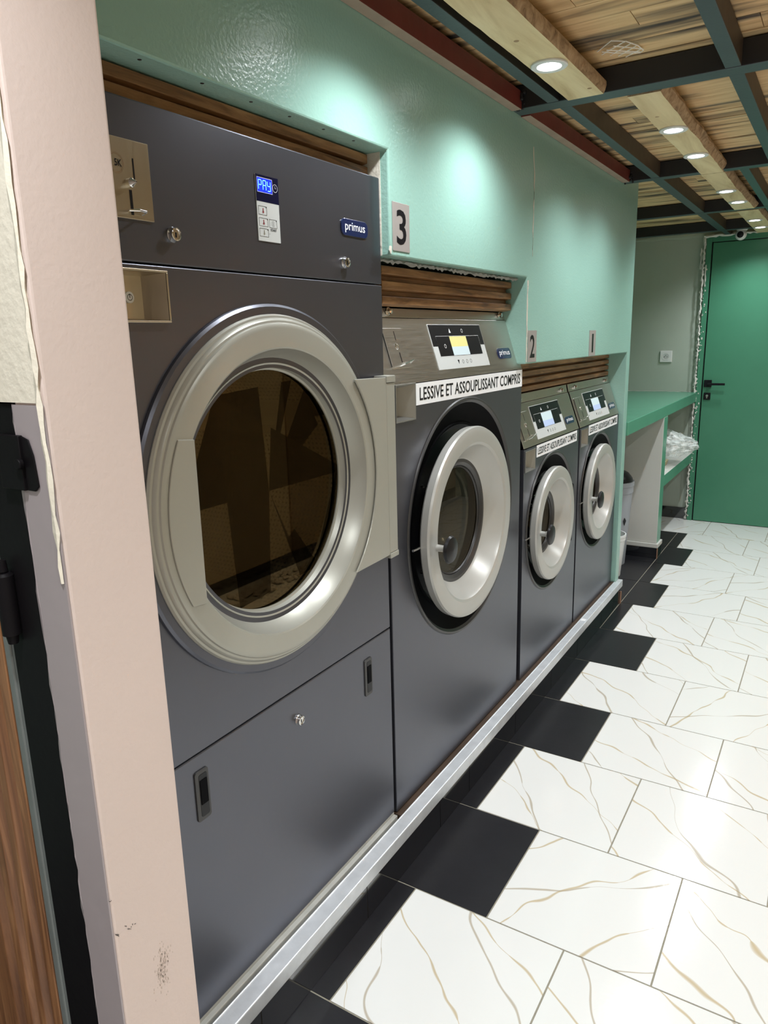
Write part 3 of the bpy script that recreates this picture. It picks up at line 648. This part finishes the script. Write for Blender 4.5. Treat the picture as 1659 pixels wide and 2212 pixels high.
# ------------------------------------------------------------------ washers
def washer(name, label, y0, y1, zb, zp, slope, cyd, czd, Rd, cyr, czr, xr, Rr, Rin, disp, coin, lgo, sticker, cup, bolts, knob, slatz, bh=.02, group=None, grid='w3'):
    """front at XD; zp = top of the front panel; slope = (dx, dz) of the control fascia"""
    t = thing(name, label, 'washing machine', (XD, y0, .137), group)
    kidw = lambda mb, nm, m, par=t, **k: kid(mb, nm, m, par, **k)
    dx, dz = slope; L_ = math.hypot(dx, dz); v = Vector((dx/L_, 0, dz/L_)); u = Vector((0,1,0)); nn = u.cross(v); O = Vector((XD, 0, zp))
    # cabinet shell (open front)
    g = MB(); g.box(-1.70, XD-.018, y0, y1, zb, zp); o = kidw(g, 'cabinet', M_dark)
    bm = bmesh.new(); bm.from_mesh(o.data); bmesh.ops.delete(bm, geom=[f for f in bm.faces if f.normal.x > .9], context='FACES'); bm.to_mesh(o.data); bm.free()
    fpn = kidw(MB().plate_hole(y0+.002, y1-.002, zb, zp-.004, cyd, czd, Rd-.008, XD-.018, XD), 'front_panel', M_dark, bevel=.002)
    # fascia with folded top band
    tx, tz = XD+dx, zp+dz
    bt = (tx-.002, tz+.003); bu = (tx+dx*.12, tz+bh)
    g = MB(); g.prism([(XD, zp), (tx, tz), (tx-.2, tz), (tx-.2, zp)], y0+.001, y1-.001, o=(0,0,0), u=(1,0,0), v=(0,0,1), n=(0,1,0)); fa = kidw(g, 'control_fascia', M_ss, bevel=.0012)
    g = MB(); g.prism([(tx-.003, tz+.0015), (tx-.003-dx*-.12, tz+bh), (tx-.2, tz+bh), (tx-.2, tz+.0015)], y0+.001, y1-.001, u=(1,0,0), v=(0,0,1), n=(0,1,0)); tb = kidw(g, 'top_band', M_ss, bevel=.001)
    for (by, bv) in bolts:
        p = O+v*(L_+bv)+nn*.0
        g = capped(); g.lathe([(0,.0001),(0,.011),(.003,.011),(.004,.007),(.012,.007),(.013,.003),(.013,0)], (p.x+.001, by, p.z), 'X', 8, smooth=False); kidw(g, 'bolt', M_chrome)
    q = lambda a, b, h=0: O+u*a+v*b+nn*h
    # display
    (d0, d1, e0, e1, eb, s0, s1, f0, f1, l0, l1, lm, lit) = disp
    dpp = kidw(MB().obox(O, u, v, nn, (d0, d1), (e0, e1), (0, .002)), 'display', M_greypanel, fa, bevel=.0006)
    kidw(MB().obox(O, u, v, nn, (d0+.002, d1-.002), (eb, e1-.002), (.002, .0023)), 'display_window', M_black, dpp)
    kidw(MB().obox(O, u, v, nn, (s0, s1), (f0, f1), (.0024, .0026)), 'screen', M_black, dpp)
    kidw(MB().obox(O, u, v, nn, (l0, l1), (lm, f1-.001), (.0027, .0029)), 'screen_upper', M_screen_y if lit == 'y' else M_screen_c, dpp)
    kidw(MB().obox(O, u, v, nn, (l0, l1), (f0+.001, lm), (.0027, .0029)), 'screen_lower', M_screen_c if lit == 'y' else M_screen_b, dpp)
    g = MB(); T = .0007
    for aa, bb in (((s0, s1), (f1, f1+T)), ((s0, s0+T), (f0, f1)), ((s1-T, s1), (f0, f1)), ((s0, s1), (f0-T, f0))): g.obox(O, u, v, nn, aa, bb, (.0024, .0026))
    mid = (l0+l1)/2; hh = (e1-eb); sc_ = (s1-s0)/.29
    yy = mid-.043*sc_; zz = (f1+e1)/2-.002
    g.prism([(yy-.006*sc_, zz-.006), (yy+.006*sc_, zz-.006), (yy, zz+.007)], .0024, .0027, o=O, u=u, v=v, n=nn)
    for k_ in range(16):
        for (cc_, dd_, r1) in ((mid+.04*sc_, zz, .006*sc_), (s0+.045*sc_, (f0+f1)/2, .006*sc_)):
            a0, a1 = 2*math.pi*k_/16, 2*math.pi*(k_+1)/16
            g.prism([(cc_+r1*math.cos(a0), dd_+r1*math.sin(a0)), (cc_+r1*math.cos(a1), dd_+r1*math.sin(a1)), (cc_+r1*.8*math.cos(a1), dd_+r1*.8*math.sin(a1)), (cc_+r1*.8*math.cos(a0), dd_+r1*.8*math.sin(a0))], .0024, .0027, o=O, u=u, v=v, n=nn)
    kidw(g, 'icon', M_white, dpp)
    g = MB(); zz = (e0+f0)/2; yy = mid-.036*sc_
    g.prism([(yy-.006*sc_, zz+.006), (yy+.006*sc_, zz+.006), (yy, zz-.006)], .002, .0023, o=O, u=u, v=v, n=nn)
    for j in range(3):
        cc_ = mid-.006*sc_+j*.027*sc_; r1 = .006*sc_
        for k_ in range(14):
            a0, a1 = 2*math.pi*k_/14, 2*math.pi*(k_+1)/14
            g.prism([(cc_+r1*math.cos(a0), zz+r1*math.sin(a0)), (cc_+r1*math.cos(a1), zz+r1*math.sin(a1)), (cc_+r1*.85*math.cos(a1), zz+r1*.85*math.sin(a1)), (cc_+r1*.85*math.cos(a0), zz+r1*.85*math.sin(a0))], .002, .0023, o=O, u=u, v=v, n=nn)
    kidw(g, 'button_print', M_black, dpp)
    # coin plate
    (c0, c1, g0, g1) = coin; cpl = kidw(pill(c0, c1, g0, g1, 0, .004, o=O, u=u, v=v, nn=nn, rad=.004), 'coin_plate', M_ss, fa, bevel=.0008)
    ym = (c0+c1)/2; gm = (g0+g1)/2
    kidw(MB().obox(O, u, v, nn, (ym+.003, ym+.0055), (gm+.02, g1-.008), (.0041, .0044)), 'coin_slot', M_black, cpl); kidw(MB().obox(O, u, v, nn, (ym+.003, ym+.0065), (g0+.014, gm-.012), (.0041, .0044)), 'coin_slot', M_black, cpl)
    g = MB(); ce_ = q(ym, gm+.004, .0042); ringpts = [ce_+u*(.0075*math.cos(k_/16*2*math.pi))+v*(.0075*math.sin(k_/16*2*math.pi)) for k_ in range(17)]
    g.tube(ringpts, .0016, 6); kidw(g, 'reject_button', M_chrome, cpl)
    kidw(MB().tube([q(ym-.008, g0+.004, .002), q(ym-.004, g0+.006, .016), q(c1-.004, g0+.016, .016), q(c1-.004, g0+.010, .002)], .0016, 6), 'reject_lever', M_chrome, cpl)
    # badge
    (ly, lv, lw, lh) = lgo
    bd = kidw(pill(ly-lw/2, ly+lw/2, lv-lh/2, lv+lh/2, 0, .0025, o=O, u=u, v=v, nn=nn, rad=.010*lh/.03), 'badge', M_navy, fa, bevel=.0006)
    text('lettering', 'primus', lh*.62, q(ly, lv, .0025), M_white, bd, u=u, v=v, width=lw*.78, off=.004)
    # sticker
    (a, b, c, d) = sticker
    st = kidw(MB().box(XD+.0002, XD+.0009, a, b, c, d), 'sticker', M_white)
    text('lettering', 'LESSIVE ET ASSOUPLISSANT COMPRIS', (d-c)*.60, (XD+.0009, (a+b)/2, (c+d)/2), M_black, st, width=(b-a)*.95, off=.011)
    # coin return cup
    (a, b, c, d) = cup; T = .003
    cutbox(fpn, a, b, c, d)
    g = MB(); g.box(XD, XD+.004, a-T, b+T, d, d+T); g.box(XD, XD+.004, a-T, b+T, c-T, c); g.box(XD, XD+.004, a-T, a, c, d); g.box(XD, XD+.004, b, b+T, c, d)
    cf = kidw(g, 'coin_return_frame', M_cup, bevel=.0008)
    g = MB(); D_ = -.04; g.add([(XD+.003,a,d),(XD+.003,b,d),(XD+.003,b,c),(XD+.003,a,c),(XD+D_,a,d-.012),(XD+D_,b-.028,d-.012),(XD+D_,b-.028,c+.008),(XD+D_,a,c+.008)], [(0,1,5,4),(1,2,6,5),(2,3,7,6),(3,0,4,7),(4,5,6,7)])
    kidw(g, 'coin_return_tray', M_cup)
    # dish
    kidw(MB().lathe([(.0005, Rd), (.004, Rd-.003), (.004, Rd-.009), (-.001, Rd-.014), (-.003, Rd-.018)], (XD, cyd, czd), 'X', 96), 'dish_lip', M_dishlip)
    dc = (XD, cyd, czd)
    kidw(MB().lathe([(-.002, Rd-.017), (-.022, Rd-.05), (-.030, Rd-.075), (-.026, Rd-.078), (-.03, Rd-.085)], dc, 'X', 96), 'dish', M_dish)
    kidw(MB().lathe([(-.03, Rd-.083), (-.045, Rd-.10), (-.05, Rd*.55)], dc, 'X', 72), 'door_seal', M_black)
    for a_ in (150, 205):
        aa = math.radians(a_); g = capped(); g.lathe([(-.028,.0001),(-.028,.006),(-.022,.0065),(-.02,.003),(-.02,0)], (XD, cyd+(Rd-.10)*math.cos(aa), czd+(Rd-.10)*math.sin(aa)), 'X', 8, smooth=False); kidw(g, 'screw', M_chrome)
    # door ring
    rc = (xr, cyr, czr)
    dg_ = kidw(MB().lathe([(-.036, Rr-.022), (-.034, Rr-.008), (-.028, Rr-.002), (-.008, Rr), (-.002, Rr-.003), (0, Rr-.009), (.001, Rr-.02), (.000, Rin+.008), (-.004, Rin), (-.012, Rin-.005), (-.050, Rin-.040), (-.056, Rin-.046), (-.058, Rin-.05)], rc, 'X', 96), 'door', M_silver2)
    kidw(MB().lathe([(-.056, Rin-.044), (-.056, Rin-.056), (-.062, Rin-.066), (-.066, Rin-.067), (-.064, Rin-.070), (-.070, Rin-.074), (-.076, Rin-.071)], rc, 'X', 72), 'door_bezel', M_dishlip, dg_)
    kidw(MB().lathe([(-.10, Rin-.072), (-.095, Rin-.080), (-.10, Rin-.086)], rc, 'X', 72), 'inner_ring', M_chrome, dg_)
    gb = capped(); gb.lathe([(-.068, Rin-.068), (-.085, Rin-.070), (-.105, Rin-.076), (-.125, Rin*.50), (-.138, Rin*.34), (-.146, Rin*.18), (-.149, .0001)], rc, 'X', 72); kidw(gb, 'door_glass', M_glass2, dg_)
    # knob
    (ky, kz, kr) = knob
    g = capped(); g.lathe([(-.004, kr*.26), (.02, kr*.24), (.034, kr*.42), (.036, 0)], (xr, ky, kz), 'X', 28); kn = kidw(g, 'knob_stem', M_silver2, dg_)
    g = capped(); g.lathe([(.032, kr*.5), (.036, kr*.92), (.040, kr), (.046, kr*.9), (.050, kr*.5), (.051, 0)], (xr, ky, kz), 'X', 36); kidw(g, 'knob', M_black, dg_)
    # latch pin and hinges
    kidw(MB().tube([(xr-.035, cyr-Rr-.03, czr-.01), (xr-.032, cyr-Rr+.01, czr-.01)], .0035, 8), 'latch_pin', M_chrome)
    for zz in (.45, -.50):
        kidw(MB().box(XD+.002, XD+.030, cyr+Rr*.87, cyr+Rr*.87+.035, czr+Rr*zz-.018, czr+Rr*zz+.018), 'hinge', M_dish, bevel=.006)
    drum(xr-.14, cyr, czr, Rin*.92, .4, t)
    return t
washer('washing_machine', 'large dark grey washer with yellow-lit screen, right beside the tall dryer', 1.562, 2.478, .140, 1.345, (-.053, .167), 2.020, .912, .372, 1.962, .912, -.898, .291, .236,
    (1.860, 2.212, .026, .159, .094, 1.890, 2.180, .064, .123, 1.975, 2.087, .091, 'y'), (1.610, 1.708, .042, .147), (2.354, .060, .112, .036), (1.709, 2.4765, 1.285, 1.343), (1.602, 1.700, 1.252, 1.343),
    ((1.668, .018), (2.399, .018)), (1.715, .896, .039), 1.52, bh=.026)
w2 = washer('washing_machine', 'small dark grey washer with blue-lit screen under the number 2 plate', 2.512, 3.178, .137, 1.055, (-.0553, .156), 2.832, .717, .288, 2.796, .717, -.916, .232, .178,
    (2.672, 3.010, .016, .147, .085, 2.696, 2.978, .053, .112, 2.774, 2.893, .078, 'b'), (2.535, 2.640, .025, .134), (3.085, .050, .106, .032), (2.644, 3.146, 1.005, 1.051), (2.524, 2.622, .968, 1.042),
    ((3.091, .018), (2.60, .018)), (2.602, .720, .040), 1.24, bh=.034, group=None)
def copy_tree(o, parent=None):
    c = o.copy(); C.objects.link(c)
    if parent is not None: c.parent = parent; c.matrix_parent_inverse = o.matrix_parent_inverse.copy()
    for ch_ in o.children: copy_tree(ch_, c)
    return c
w1 = copy_tree(w2); w1.location.y += .682
w1['label'] = 'farthest small dark grey washer under the number 1 plate, next to the green wall end'

# ------------------------------------------------------------------ green counter
ct = thing('counter', 'green built-in counter with open shelf beyond the washers', 'counter', (-.92, 3.93, 0))
kid(MB().box(-1.779, -.92, 3.927, 6.079, .931, 1.003), 'worktop', M_green, ct, bevel=.004)
pr = MB().box(-1.779, -.92, 4.872, 4.985, .101, .9305); o = kid(pr, 'pier', [M_whitewall, M_green], ct, bevel=.003)
for p in o.data.polygons:
    if p.normal.x > .9: p.material_index = 1
o = kid(MB().box(-1.779, -.92, 4.986, 6.079, .463, .540), 'shelf', [M_whitewall, M_green], ct, bevel=.003)
for p in o.data.polygons:
    if p.normal.x > .9: p.material_index = 1
kid(MB().box(-1.779, -.909, 4.858, 5.0, .0715, .1005), 'pier_cap', M_whitewall, ct, bevel=.003)
kid(MB().box(-1.779, -.913, 4.862, 4.995, 0.0, .071), 'kickboard', M_blacktile, ct, bevel=.001)
kid(MB().box(-.9145, -.909, 4.860, 4.866, 0.0, .071), 'corner_bead', bpy.data.materials['copper_corner'], ct)

# folded cloths and plastic bag on the shelf
tw = thing('folded_cloths', 'small stack of folded beige cloths under the plastic bag', 'cloth', (-1.05, 5.2, .5405))
for k_ in range(3): kid(MB().box(-1.16, -.985+.004*k_, 5.10+.006*k_, 5.42-.005*k_, .5412+.0135*k_, .5535+.0135*k_), 'cloth_layer', M_towel, tw, bevel=.005, bseg=3)
bm = bmesh.new(); bmesh.ops.create_icosphere(bm, subdivisions=5, radius=1)
from mathutils import noise
for v_ in bm.verts:
    p = v_.co.copy(); k1 = noise.noise(p*2.1+Vector((3,1,2))); k2 = noise.noise(p*5.5); k3 = noise.noise(p*13)
    f = 1+.22*k1+.10*k2+.05*k3; taper = 1-.45*max(0, p.x)
    v_.co = Vector((p.x*f*.155, p.y*f*.17*taper, p.z*f*.085*(taper if p.x > 0 else 1+.5*(-p.x))))
    v_.co.z += .035*max(0, -p.x)
zmin = min(v_.co.z for v_ in bm.verts)
for v_ in bm.verts:
    v_.co += Vector((-.945, 5.44, .582-zmin)); 
me = bpy.data.meshes.new('plastic_bag'); bm.to_mesh(me); bm.free(); me.materials.append(M_bag)
for p in me.polygons: p.use_smooth = True
bg_ = bpy.data.objects.new('plastic_bag', me); C.objects.link(bg_); tag(bg_, 'crumpled clear plastic bag spilling over the shelf edge by the green door', 'bag')

# bins
def binn(x, y, R, h, taper, m, label, lid):
    t = thing('waste_bin', label, 'bin', (x, y, 0))
    kid(MB().lathe([(.001, 0.0001), (.001, R*taper), (h*.1, R*(taper+.02)), (h*.86, R*.97), (h*.87, R*1.0), (h*.94, R*1.0), (h*.95, R*1.03), (h, R*1.03), (h, R*.96), (h*.93, R*.93), (h*.1, R*taper*.95), (.006, 0.0001)], (x, y, 0), 'Z', 48), 'bin_body', m, t)
    if lid: kid(MB().lathe([(h, R*.97), (h+.02, R*.93), (h+.05, R*.75), (h+.075, R*.4), (h+.08, 0)], (x, y, 0), 'Z', 48), 'bin_lid', M_black, t)
    return t
b1 = binn(-1.178, 4.66, .135, .545, .78, M_bin, 'tall grey bin with black domed lid beside the counter pier', True)
for (a_, z_) in ((-62, .38), (-30, .30)):
    aa = math.radians(a_); R_ = .134
    kid(MB().prism([(0,.02),(.012,0),(0,-.03),(-.012,0)], 0, .002, o=(-1.178+R_*math.cos(aa)*.93, 4.66+R_*math.sin(aa)*.93, z_), u=(-math.sin(aa), math.cos(aa), 0), v=(0,0,1), n=(math.cos(aa), math.sin(aa), 0)), 'emblem', M_black, b1)
binn(-1.112, 4.40, .098, .265, .78, M_whiteplastic, 'small open white bin standing in front of the tall grey bin', False)

# ------------------------------------------------------------------ back wall: door, frame, socket, dome camera
fd = struct(MB().box(-.880, -.02, 6.04, 6.0785, .004, 2.080).build('door_1', M_doorgreen, bevel=.002))
g = MB(); g.box(-.925, -.889, 6.036, 6.0795, 0, 2.125); g.box(-.889, .02, 6.036, 6.0795, 2.086, 2.125); g.box(-.016, .02, 6.036, 6.0795, 0, 2.086); kid(g, 'door_frame', M_doorgreen, fd, bevel=.002)
kid(MB().box(-.889, -.884, 6.05, 6.079, 0, 2.086).box(-.889, -.016, 6.05, 6.079, 2.080, 2.0865), 'door_gap', M_black, fd)
g = MB(); g.box(-.872, -.818, 6.028, 6.0398, 1.044, 1.098); g.box(-.845, -.825, 6.0, 6.03, 1.062, 1.078); g.box(-.845, -.722, 5.992, 6.004, 1.060, 1.077); kid(g, 'door_handle', M_black, fd, bevel=.003)
lk = kid(MB().box(-.868, -.820, 6.030, 6.0398, .950, 1.002), 'lock_plate', M_black, fd, bevel=.002)
g = capped(); g.lathe([(-.004,0.0001),(-.004,.009),(.004,.009)], (-.844, 6.029, .980), 'Y', 20); g.box(-.849, -.839, 6.024, 6.030, .960, .978); kid(g, 'lock_cylinder', M_chrome, lk)
rg = random.Random(8); g = ragged([(-.934, 6.034, 0.01), (-.936, 6.034, 1.0), (-.934, 6.034, 1.3), (-.940, 6.034, 1.75), (-.937, 6.034, 2.12)], .014, .007, 40, 0, None, '', n=(0,-1,0), t=.006, step=.012)
g2 = ragged([(-.945, 6.034, 2.128), (-.5, 6.034, 2.132)], .018, .006, 41, 0, None, '', n=(0,-1,0), t=.008, step=.02); g.add(g2.v, g2.f, 0, True)
g2 = ragged([(-.957, 6.034, 2.05), (-.955, 6.034, 1.90)], .012, .005, 42, 0, None, '', n=(0,-1,0), t=.004, step=.02); g.add(g2.v, g2.f, 0, True)
g2 = ragged([(-.921, 6.034, 1.93), (-.918, 6.034, 1.78)], .010, .004, 43, 0, None, '', n=(0,-1,0), t=.003, step=.02); g.add(g2.v, g2.f, 0, True)
for i in range(90):
    z = rg.uniform(.02, 1.9) if i > 45 else rg.uniform(.02, 1.05); x = -.924+abs(rg.gauss(0, .010)); s_ = rg.uniform(.0015, .0045)
    g.box(x-s_, x+s_, 6.0335, 6.0362, z-s_*rg.uniform(.8, 2), z+s_*rg.uniform(.8, 2))
struct(g.build('trim_91', mat('white_filler', (.66, .66, .61), .8, bump=.6, bscale=120)))
g = ragged([(-1.7, 6.076, 1.004), (-.94, 6.076, 1.004)], .006, .003, 44, 0, None, '', n=(0,-1,0), t=.003, step=.03); struct(g.build('trim_92', M_greywall))
g = ragged([(-1.7, 6.076, 2.150), (-.94, 6.076, 2.140)], .03, .006, 45, 0, None, '', n=(0,-1,0), t=.003, step=.05); struct(g.build('trim_93', M_greywall))

sk = thing('power_socket', 'square white power socket on the grey back wall above the counter', 'socket', (-1.166, 6.08, 1.227))
kid(MB().box(-1.210, -1.122, 6.069, 6.0795, 1.229, 1.316), 'socket_plate', M_whiteplastic, sk, bevel=.003)
g = MB(); g.lathe([(-.0125,.030),(-.0125,.023),(-.0118,.022),(-.0112,.0001)], (-1.166, 6.08, 1.2725), 'Y', 40, ms=[0,1,1]); wl_ = kid(g, 'socket_well', [M_whiteplastic, M_greypanel], sk)
g = capped()
for x, z in ((-1.176, 1.270), (-1.156, 1.270)): g.lathe([(-.0135,.0001),(-.0135,.0028),(-.011,.0028)], (x, 6.08, z), 'Y', 10)
kid(g, 'socket_hole', M_black, wl_)
kid(MB().tube([(-1.166, 6.069, 1.283), (-1.166, 6.062, 1.283)], .0025, 8), 'earth_pin', M_chrome, wl_)

dc_ = thing('security_camera', 'white dome security camera with black eye hanging above the green door', 'camera', (-.68, 5.85, 2.125))
g = capped(); g.lathe([(.064, .034), (.03, .040), (.012, .040), (.008, .036), (.0, .030)], (-.675, 5.85, 2.125), 'Z', 40); kid(g, 'camera_base', M_whiteplastic, dc_)
cn = Vector((-.68, 5.848, 2.099)); dirv = (Vector((0,0,ZC+.25))-cn+Vector((-.9, 0, 0))).normalized()
rot = dirv.to_track_quat('X', 'Z').to_matrix()
def rl(prof, seg, name, m, par, ms=None):
    g = MB(); g.lathe(prof, (0,0,0), 'X', seg); g.v = [tuple(cn+rot@Vector(p)) for p in g.v]; return kid(g, name, m, par)
R_ = .037; pf = [(R_*math.cos(math.radians(a_)), R_*math.sin(math.radians(a_))) for a_ in range(180, 35, -8)]
hd = rl(pf+[(R_*.80, R_*.60), (R_*.80, R_*.54)], 40, 'camera_head', M_whiteplastic, dc_)
rl([(R_*.80, R_*.58), (R_*.86, R_*.35), (R_*.88, .0001)], 32, 'camera_eye', M_black, hd)

# ------------------------------------------------------------------ pebble border along the right wall (seen mirrored in the dryer glass)
rp = random.Random(11); g = MB()
for i in range(420):
    x, y, z = rp.uniform(.80, .96), rp.uniform(1.2, 4.6), rp.uniform(.008, .02); a_, b_, c_ = rp.uniform(.012, .024), rp.uniform(.012, .026), rp.uniform(.008, .014)
    V = []; F = []
    for i2 in range(5):
        ph = math.pi*i2/4
        for j2 in range(7): th = 2*math.pi*j2/7; V.append((x+a_*math.sin(ph)*math.cos(th), y+b_*math.sin(ph)*math.sin(th), z+c_*math.cos(ph)))
    for i2 in range(4):
        for j2 in range(7): F.append((i2*7+j2, i2*7+(j2+1) % 7, (i2+1)*7+(j2+1) % 7, (i2+1)*7+j2))
    g.add(V, F, 0, True)
o = g.build('pebbles', M_pebble); o['kind'] = 'stuff'; o['label'] = 'white pebbles lying along the foot of the right wall'; o['category'] = 'pebbles'

# panelling along the right wall (only mirrored in the glass)
for i, (a_, b_) in enumerate(((1.0, 1.9), (1.96, 2.7), (2.76, 3.6), (3.66, 4.6))):
    struct(MB().box(1.036, 1.0495, a_, b_, .09, 2.0).build('trim_%d' % (94+i), [M_tan, M_tan2][i % 2], bevel=.003))

# warm fill lamp added on the unseen right wall to tint the floor
wfill = thing('warm_fill_lamp', 'small added warm fill lamp on the right wall opposite the dryer', 'lamp', (1.03, 2.9, 1.5))
kid(MB().box(1.02, 1.0355, 2.86, 2.94, 1.44, 1.56), 'back_plate', M_brass, wfill, bevel=.002)
kid(MB().lathe([(-.05, .055), (.05, .035)], (.965, 2.9, 1.5), 'Z', 32), 'fill_lamp_shade', mat('warm_fill_shade', (.7,.5,.3), .6, em=(1, .55, .25), ems=2.0), wfill)
l = bpy.data.lights.new('warm_fill_light', 'POINT'); l.energy = 7; l.color = (1, .55, .28); l.shadow_soft_size = .03
lo = bpy.data.objects.new('warm_fill_light', l); C.objects.link(lo); lo.parent = wfill; lo.location = (-.065, 0, 0)

# marks on the pink wall end and screw holes under the first lintel
def onx(px, py, X):
    d = rr*((px-829.5)/FPX) - uu*((py-1106)/FPX) + fw; t = X/d.x; return Vector((0,0,ZC))+d*t
g = MB(); r = random.Random(2)
for cx_, cy_, n_ in ((250, 2019, 5), (277, 2004, 7), (287, 1995, 3), (236, 1948, 2)):
    for i in range(n_):
        a_ = onx(cx_+r.uniform(-8, 8), cy_+r.uniform(-4, 4), X0+.0004); b_ = onx(cx_+r.uniform(-8, 8), cy_+r.uniform(-4, 4), X0+.0004)
        g.tube([a_, a_.lerp(b_, .5)], .0003, 5)
struct(g.build('trim_98', M_black))
g = MB()
for i in range(170):
    q = r.gauss(0, 1); p_ = onx(352+q*7, 2090+r.gauss(0, 1)*26, X0+.0002); s_ = r.uniform(.0004, .0011)
    g.box(X0, X0+.0003, p_.y-s_*.6, p_.y+s_*.6, p_.z-s_*2, p_.z+s_*2)
struct(g.build('trim_99', mat('brown_smudge', (.53, .43, .375), .8)))
g = MB(); g.caps = True
for y_ in (.86, .99, 1.11, 1.22, 1.33, 1.44): g.lathe([(0, .0035), (-.0005, .003), (-.0005, 0)], (-.95, y_, 1.8798), 'Z', 10)
struct(g.build('trim_100', M_steelside))
